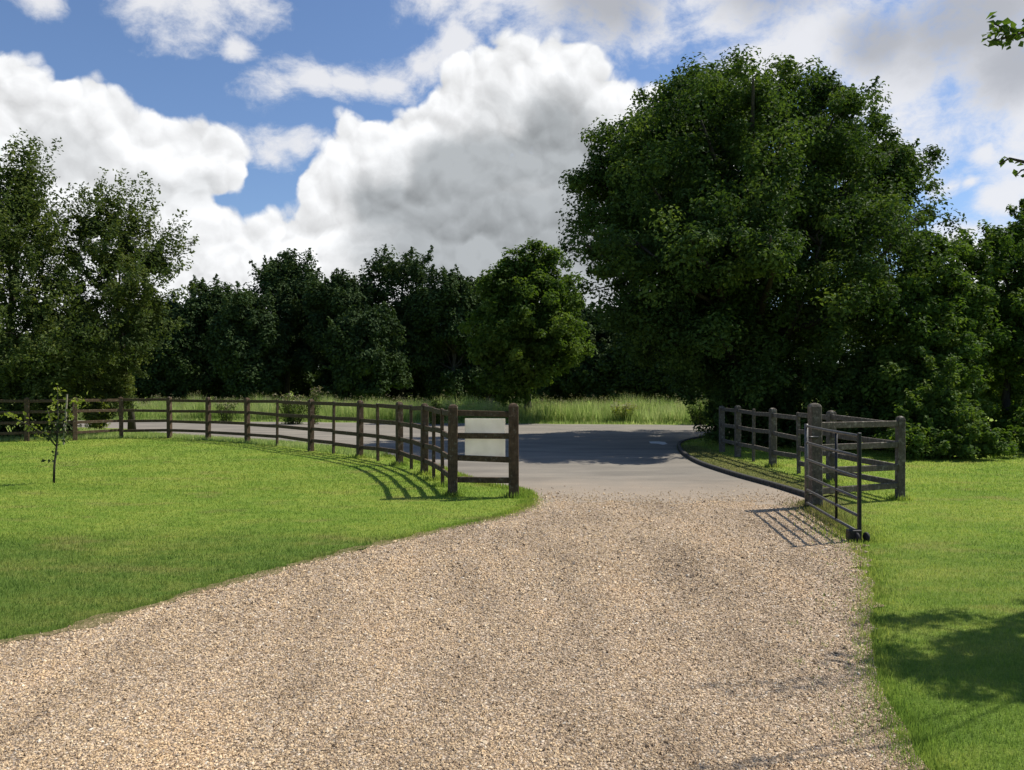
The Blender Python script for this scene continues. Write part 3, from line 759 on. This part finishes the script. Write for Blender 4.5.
# ------------------------------------------------------------------ fences
RAILS = [1.215, .875, .55, .255]
def rail_obj(a, b, z, root, mat, w=.04, h=.085, off=0.0, dz=0):
    rr = lambda a, b: random.uniform(a, b) * 1.7
    mb = MB(); mb.box((a[0], a[1], z + rr(-.012, .012)), (b[0], b[1], z + rr(-.012, .012) + dz), w, h, .006)
    return mb.build('rail', mat, root)
def fence(label, posts, mat, rails, group=None, root_loc=None):
    """posts: (x, y, kind, height)"""
    root = empty('wooden_fence', (root_loc or (posts[0][0], posts[0][1])) + (0,), label, 'fence', group)
    for i, (x, y, k, h) in enumerate(posts):
        a = posts[max(i - 1, 0)]; b = posts[min(i + 1, len(posts) - 1)]
        ang = math.atan2(b[1] - a[1], b[0] - a[0])
        s = {'thick': .125, 'thin': .065, 'end': .145 if mat is FENCE else .105, 'gate': .145}[k]
        if k == 'end' or k == 'gate': ang = 0.05
        MB().post(x, y, s, h, ang, .05 if k != 'thin' else .015, lean=(random.uniform(-.012, .012), random.uniform(-.012, .012)), s2=s * (.8 if k == 'thin' else 1)).build(
            {'thick': 'post', 'thin': 'slim_post', 'end': 'end_post', 'gate': 'gate_post'}[k], mat, root)
    for p, q in zip(posts[:-1], posts[1:]):
        d = np.array([q[0] - p[0], q[1] - p[1]]); ln = np.linalg.norm(d); d = d / ln
        for z in (rails if mat is FENCE or p[1] < 15 else [1.06, .68, .31]):
            # rails run on the road side of slim posts and are let into the thick ones
            n = np.array([-d[1], d[0]]) * .0
            rail_obj(np.array(p[:2]) + d * (-.012) + n, np.array(q[:2]) + d * .012 + n, z, root, mat, dz=0 if mat is FENCE else random.uniform(-.025, .025))
    return root
TH = 1.32
left_posts = [(-18.6, 22.4, 'thick', TH), (-16.4, 23.3, 'thick', TH), (-14.55, 24.0, 'thick', TH), (-13.35, 24.45, 'thick', TH), (-12.45, 25.5, 'thick', TH), (-10.95, 25.6, 'thick', TH), (-9.3, 24.5, 'thick', TH), (-7.7, 23.3, 'thick', TH), (-6.5, 22.15, 'thin', TH - .03),
              (-5.1, 20.3, 'thick', TH), (-4.35, 19.5, 'thin', TH - .04), (-3.5, 18.4, 'thick', TH), (-2.93, 17.5, 'thin', TH - .05), (-2.33, 16.58, 'thick', TH), (-1.98, 15.75, 'thin', TH - .05), (-1.62, 14.8, 'thick', TH), (-1.36, 13.9, 'thin', TH - .05), (-1.13, 13.05, 'thin', TH - .05), (-.88, 11.87, 'end', 1.36), (.027, 11.74, 'end', 1.38)]
fence('long dark brown post-and-rail fence curving round the left lawn to a pale sign', left_posts, FENCE, RAILS)
right_posts = [(5.25, 20.0, 'thick', 1.16), (5.22, 18.5, 'thick', 1.2), (5.25, 17.4, 'thin', 1.15), (5.28, 16.2, 'thick', 1.2), (5.34, 14.9, 'thin', 1.15), (5.42, 13.6, 'thick', 1.22), (5.55, 11.45, 'end', 1.2), (4.06, 10.70, 'gate', 1.40)]
fence('weathered grey post-and-rail fence with a thick gatepost, right of the drive', right_posts, GREYW, [1.10, .79, .47, .21])

# the pale board fixed to the road side of the fence end
sg = MB().box((-.70, 11.900, .856), (-.10, 11.835, .856), .012, .585, .003).build('sign', BOARD)
tag(sg, 'blank pale board fixed behind the rails at the end of the curved fence', 'sign')

# the metal field gate, swung open along the right edge of the drive
H = np.array([3.87, 10.52]); E = np.array([3.615, 8.33])
g = empty('field_gate', (H[0], H[1], 0), 'open black and grey metal bar gate hung on the thick gatepost', 'gate')
dd = (E - H) / np.linalg.norm(E - H)
def gp(f, z): q = H + (E - H) * f; return (q[0], q[1], z)
for z in (1.10, .885, .665, .445, .265, .095):
    MB().tube([gp(0, z), gp(.5, z - .004), gp(1, z)], .017, 8).build('bar', GATEM, g, True)
MB().tube([gp(0, .06), gp(0, 1.13)], .024, 10).build('hinge_stile', GATEM, g, True)
MB().tube([gp(.62, .095), gp(.62, 1.10)], .016, 8).build('middle_stile', BLACKM, g, True)
MB().box(gp(1, .05), gp(1, 1.135), .036, .036, .005).build('closing_stile', BLACKM, g)
for z in (.95, .2):
    MB().tube([gp(0, z), (4.06, 10.62, z)], .014, 6).build('hinge', BLACKM, g, True)
n2 = np.array([-dd[1], dd[0]])
def disc(c, ax, rad, w, name, mat, par):
    c = np.array(c); ax = np.array((ax[0], ax[1], 0)); mb = MB()
    mb.tube([c - ax * w / 2, c - ax * w * .3, c + ax * w * .3, c + ax * w / 2], [rad * .88, rad, rad, rad * .88], 18)
    return mb.build(name, mat, par, True)
e0 = E + dd * .0
br = MB().box((e0[0] - .135, e0[1] - .02, .075), (e0[0] + .0, e0[1] - .02, .075), .09, .115, .008).build('wheel_bracket', BLACKM, g)
for sgn, nm in ((-.055, 'wheel'), (.048, 'wheel')):
    w = disc((e0[0] + sgn, e0[1] - .055, .055), (1, .1), .055, .03, nm, RUBBER, g)
MB().tube([gp(1.0, .5), gp(1.0, .02)], .012, 6).build('drop_bolt', BLACKM, g, True)

# ------------------------------------------------------------------ sapling and stake
sx, sy = W(54, 483)
sp = empty('sapling', (sx, sy, 0), 'thin young tree with sparse yellow-green leaves standing alone on the left lawn', 'sapling')
D = sy
mb = MB()
mb.tube([(sx, sy, -.05), P(54.5, 465, D), P(57, 445, D), P(58, 420, D), P(57.5, 386, D)], [.02, .018, .016, .012, .004], 7)
mb.tube([P(56, 446, D), P(48, 436, D - .1), P(34, 428, D - .2), P(18, 420, D - .2), P(3, 411, D - .3)], [.012, .010, .008, .006, .003], 6)
mb.tube([P(57.5, 432, D), P(68, 416, D + .2), P(78, 398, D + .3)], [.011, .008, .003], 6)
mb.tube([P(57.5, 438, D), P(50, 418, D - .2), P(47, 408, D - .2)], [.008, .006, .003], 6)
mb.build('trunk', BARK, sp, True)
r = np.random.default_rng(3)
def spray(segs, n, sprd):
    out = []
    for (a, b, k) in segs:
        f = r.uniform(0, 1, int(n * k))[:, None]; out.append(np.array(a) + (np.array(b) - np.array(a)) * f + r.normal(0, sprd, (int(n * k), 3)))
    return np.concatenate(out)
Pp = spray([(P(57, 386, D), P(58, 412, D), .7), (P(74, 404, D), P(81, 398, D), .6), (P(40, 431, D), P(3, 411, D), .8), (P(48, 410, D), P(52, 424, D), .7), (P(70, 412, D), P(66, 424, D), .3), (P(38, 434, D), P(42, 436, D), .3)], 48, .055)
Nn = r.normal(0, .7, Pp.shape) + np.array([0, 0, .5]); Nn /= np.linalg.norm(Nn, axis=1, keepdims=True)
leaf_object('leaves', Pp, Nn, .075, r.uniform(0, 1, len(Pp)), SAPL, sp, r)
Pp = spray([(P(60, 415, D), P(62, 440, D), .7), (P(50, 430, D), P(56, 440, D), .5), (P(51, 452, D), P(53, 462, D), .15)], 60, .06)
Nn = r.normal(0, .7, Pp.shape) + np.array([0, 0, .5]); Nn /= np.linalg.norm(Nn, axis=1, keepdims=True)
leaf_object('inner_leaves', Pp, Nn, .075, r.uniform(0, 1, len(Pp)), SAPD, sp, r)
a = W(63.5, 444.5)
st = MB().tube([(a[0], a[1], -.1), (a[0] + .06, a[1], .7), (a[0] + .10, a[1], 1.42)], [.028, .027, .025], 8).build('stake', STAKEW)
tag(st, 'pale thin leaning stake just left of the fence corner post, behind the sapling', 'stake')

# ------------------------------------------------------------------ sun, sky, clouds
SUN = Vector((.92, .38, 0)).normalized() * math.cos(R(52)); SUN.z = math.sin(R(52))
ld = bpy.data.lights.new('sun', 'SUN'); ld.energy = 5.0; ld.angle = R(.5); ld.color = (1, .955, .88)
lo = bpy.data.objects.new('sun', ld); C.objects.link(lo)
lo.rotation_euler = SUN.to_track_quat('Z', 'Y').to_euler(); lo.location = (20, 10, 30)

w = bpy.data.worlds.new('World'); S.world = w; w.use_nodes = True
w.cycles.sampling_method = 'MANUAL'; w.cycles.sample_map_resolution = 256
t = NT(w.node_tree); t.n.clear()
wo = t.new('ShaderNodeOutputWorld')
sky = t.new('ShaderNodeTexSky', sky_type='NISHITA'); sky.sun_disc = False
sky.sun_elevation = R(52); sky.sun_rotation = math.atan2(SUN.x, SUN.y)
sky.altitude = 50; sky.air_density = 1.0; sky.dust_density = .6; sky.ozone_density = 1.6
bs = t.new('ShaderNodeBackground'); t.l.new(t.mix(1, sky.outputs[0], (.84, .94, 1.10), 'MULTIPLY'), bs.inputs[0]); bs.inputs[1].default_value = .10
gd = t.new('ShaderNodeTexCoord').outputs['Generated']
gdn = t.vmath('NORMALIZE', gd)
def dirv(px, py):
    v = np.array([(px - 512) / F, 1, (HZ - py) / F]); return tuple(v / np.linalg.norm(v)), 1 / np.linalg.norm(v)
w1 = t.vmath('SCALE', t.vmath('SUBTRACT', t.noise(gdn, 7, 3, .5, 'Color'), (.5, .5, .5)), None, .06)
w2 = t.vmath('SCALE', t.vmath('SUBTRACT', t.noise(gdn, 24, 4, .6, 'Color'), (.5, .5, .5)), None, .014)
dw = t.vmath('ADD', gdn, t.vmath('ADD', w1, w2))
def field(lumps, vec, flat=1.0, k=.12):
    acc = None
    sv = t.vmath('MULTIPLY', vec, (1, 1, flat))
    for px, py, rp in lumps:
        c, s = dirv(px, py); c = (c[0], c[1], c[2] * flat)
        v = t.math('MULTIPLY_ADD', t.vmath('DISTANCE', sv, c), -F / (rp * s), 1.0)
        acc = v if acc is None else t.math('SMOOTH_MAX', acc, v, k)
    return acc
def billow(vec):
    acc = t.math('MULTIPLY_ADD', t.noise(vec, 60, 5, .62), .30, -.15)
    for sc, am in ((10, .62), (22, .34), (47, .17)):
        d = t.voro(vec, sc)
        acc = t.math('ADD', acc, t.math('MULTIPLY', t.math('SUBTRACT', .30, t.math('MULTIPLY', d, d)), am * 2.0))
    return acc
B0 = billow(dw)
off = tuple(np.array([.35, 0, .94]) * .012)
B1 = billow(t.vmath('ADD', dw, off))
relief = t.math('SUBTRACT', B0, B1)
cum = field([(-5, 135, 92), (35, 142, 76), (78, 134, 64), (112, 162, 66), (152, 166, 58), (200, 160, 48), (60, 245, 140), (165, 248, 78), (226, 264, 66), (288, 264, 68), (318, 232, 40),
             (335, 208, 48), (378, 178, 66), (420, 152, 66), (470, 124, 70), (512, 110, 74), (552, 118, 76), (604, 142, 76), (660, 152, 72), (440, 220, 120), (560, 230, 130), (360, 260, 90), (660, 240, 120),
             (1060, 320, 130)], dw)
cumA = t.ss(t.math('ADD', cum, t.math('MULTIPLY', B0, .42)), .10, .24)
wisp = field([(275, 86, 36), (308, 74, 36), (345, 78, 40), (382, 74, 40), (420, 62, 44), (456, 48, 40), (238, 46, 22), (232, 152, 36), (266, 153, 36), (298, 148, 24),
              (150, -8, 50), (200, -4, 52), (246, -12, 46), (30, -14, 30), (430, -24, 60), (490, -8, 60), (545, 2, 62), (600, 10, 66), (648, 34, 52), (650, 6, 50), (735, 8, 60),
              (810, 40, 105), (900, 70, 120), (1000, 60, 130), (1060, 120, 110), (890, 140, 72), (760, 70, 70), (720, -30, 70), (990, 150, 20), (1000, -60, 200), (640, -120, 120), (952, 184, 26), (975, 182, 16), (1010, 196, 42), (1040, 190, 50), (965, 240, 40), (1000, 245, 40)], dw, 1.25, .2)
wn = t.noise(t.vmath('MULTIPLY', dw, (1, 1, 1.5)), 10, 7, .66)
wispA = t.math('MULTIPLY', t.ss(t.math('ADD', wisp, t.math('MULTIPLY', t.math('SUBTRACT', wn, .5), 2.9)), -.05, .85), .90)
grey = field([(540, 150, 110), (470, 175, 95), (600, 180, 110), (470, 235, 140), (590, 245, 140), (400, 205, 66), (430, 262, 60)], dw, 1.7, .2)
grey = t.ss(t.math('ADD', grey, t.math('ADD', t.math('MULTIPLY', B0, .25), t.math('MULTIPLY', t.math('SUBTRACT', wn, .5), .5))), -.05, .55)
puff = field([(500, 126, 32), (455, 128, 20)], dw, 1.2)
grey = t.math('MULTIPLY', grey, t.ss(t.math('ADD', puff, t.math('MULTIPLY', B0, .6)), .0, .7, 1, .25))
grey2 = field([(70, 150, 60), (150, 190, 55), (200, 190, 40), (30, 220, 60)], dw, 1.4, .2)
grey2 = t.math('MULTIPLY', t.ss(t.math('ADD', grey2, t.math('MULTIPLY', t.math('SUBTRACT', wn, .5), .7)), .0, .8), .38)
g3 = field([(970, 20, 130), (880, 35, 75), (600, 0, 90), (1040, 60, 110), (780, -20, 90)], dw, 1.6, .2)
g3 = t.math('MULTIPLY', t.ss(t.math('ADD', g3, t.math('MULTIPLY', t.math('SUBTRACT', wn, .5), .7)), .0, .85), .75)
ccol = t.mix(t.math('MAXIMUM', grey, grey2), (.93, .94, .955), (.42, .445, .465))
rl = t.math('MULTIPLY_ADD', relief, .62, 1.0)
rl = t.math('MINIMUM', t.math('MAXIMUM', rl, .72), 1.13)
ccol = t.vmath('SCALE', ccol, None, rl)
wcol = t.mix(g3, (.88, .88, .90), (.36, .365, .38))
mixc = t.mix(cumA, wcol, ccol)
alpha = t.math('SUBTRACT', 1, t.math('MULTIPLY', t.math('SUBTRACT', 1, cumA), t.math('SUBTRACT', 1, wispA)))
bc = t.new('ShaderNodeBackground'); t.l.new(mixc, bc.inputs[0]); bc.inputs[1].default_value = .84
mx = t.new('ShaderNodeMixShader'); t.l.new(alpha, mx.inputs[0]); t.l.new(bs.outputs[0], mx.inputs[1]); t.l.new(bc.outputs[0], mx.inputs[2])
t.l.new(mx.outputs[0], wo.inputs[0])

# ------------------------------------------------------------------ camera, render
cd = bpy.data.cameras.new('camera'); co = bpy.data.objects.new('camera', cd); C.objects.link(co)
cd.sensor_width = 36; cd.lens = 36 * F / 1024; cd.clip_start = .05; cd.clip_end = 4000
co.location = (0, 0, CAM_H); co.rotation_euler = (R(90) + math.atan((HZ - 385) / F), 0, 0)
S.camera = co
S.render.engine = 'CYCLES'
S.view_settings.view_transform = 'Standard'; S.view_settings.look = 'None'
S.view_settings.exposure = .25; S.view_settings.gamma = 1
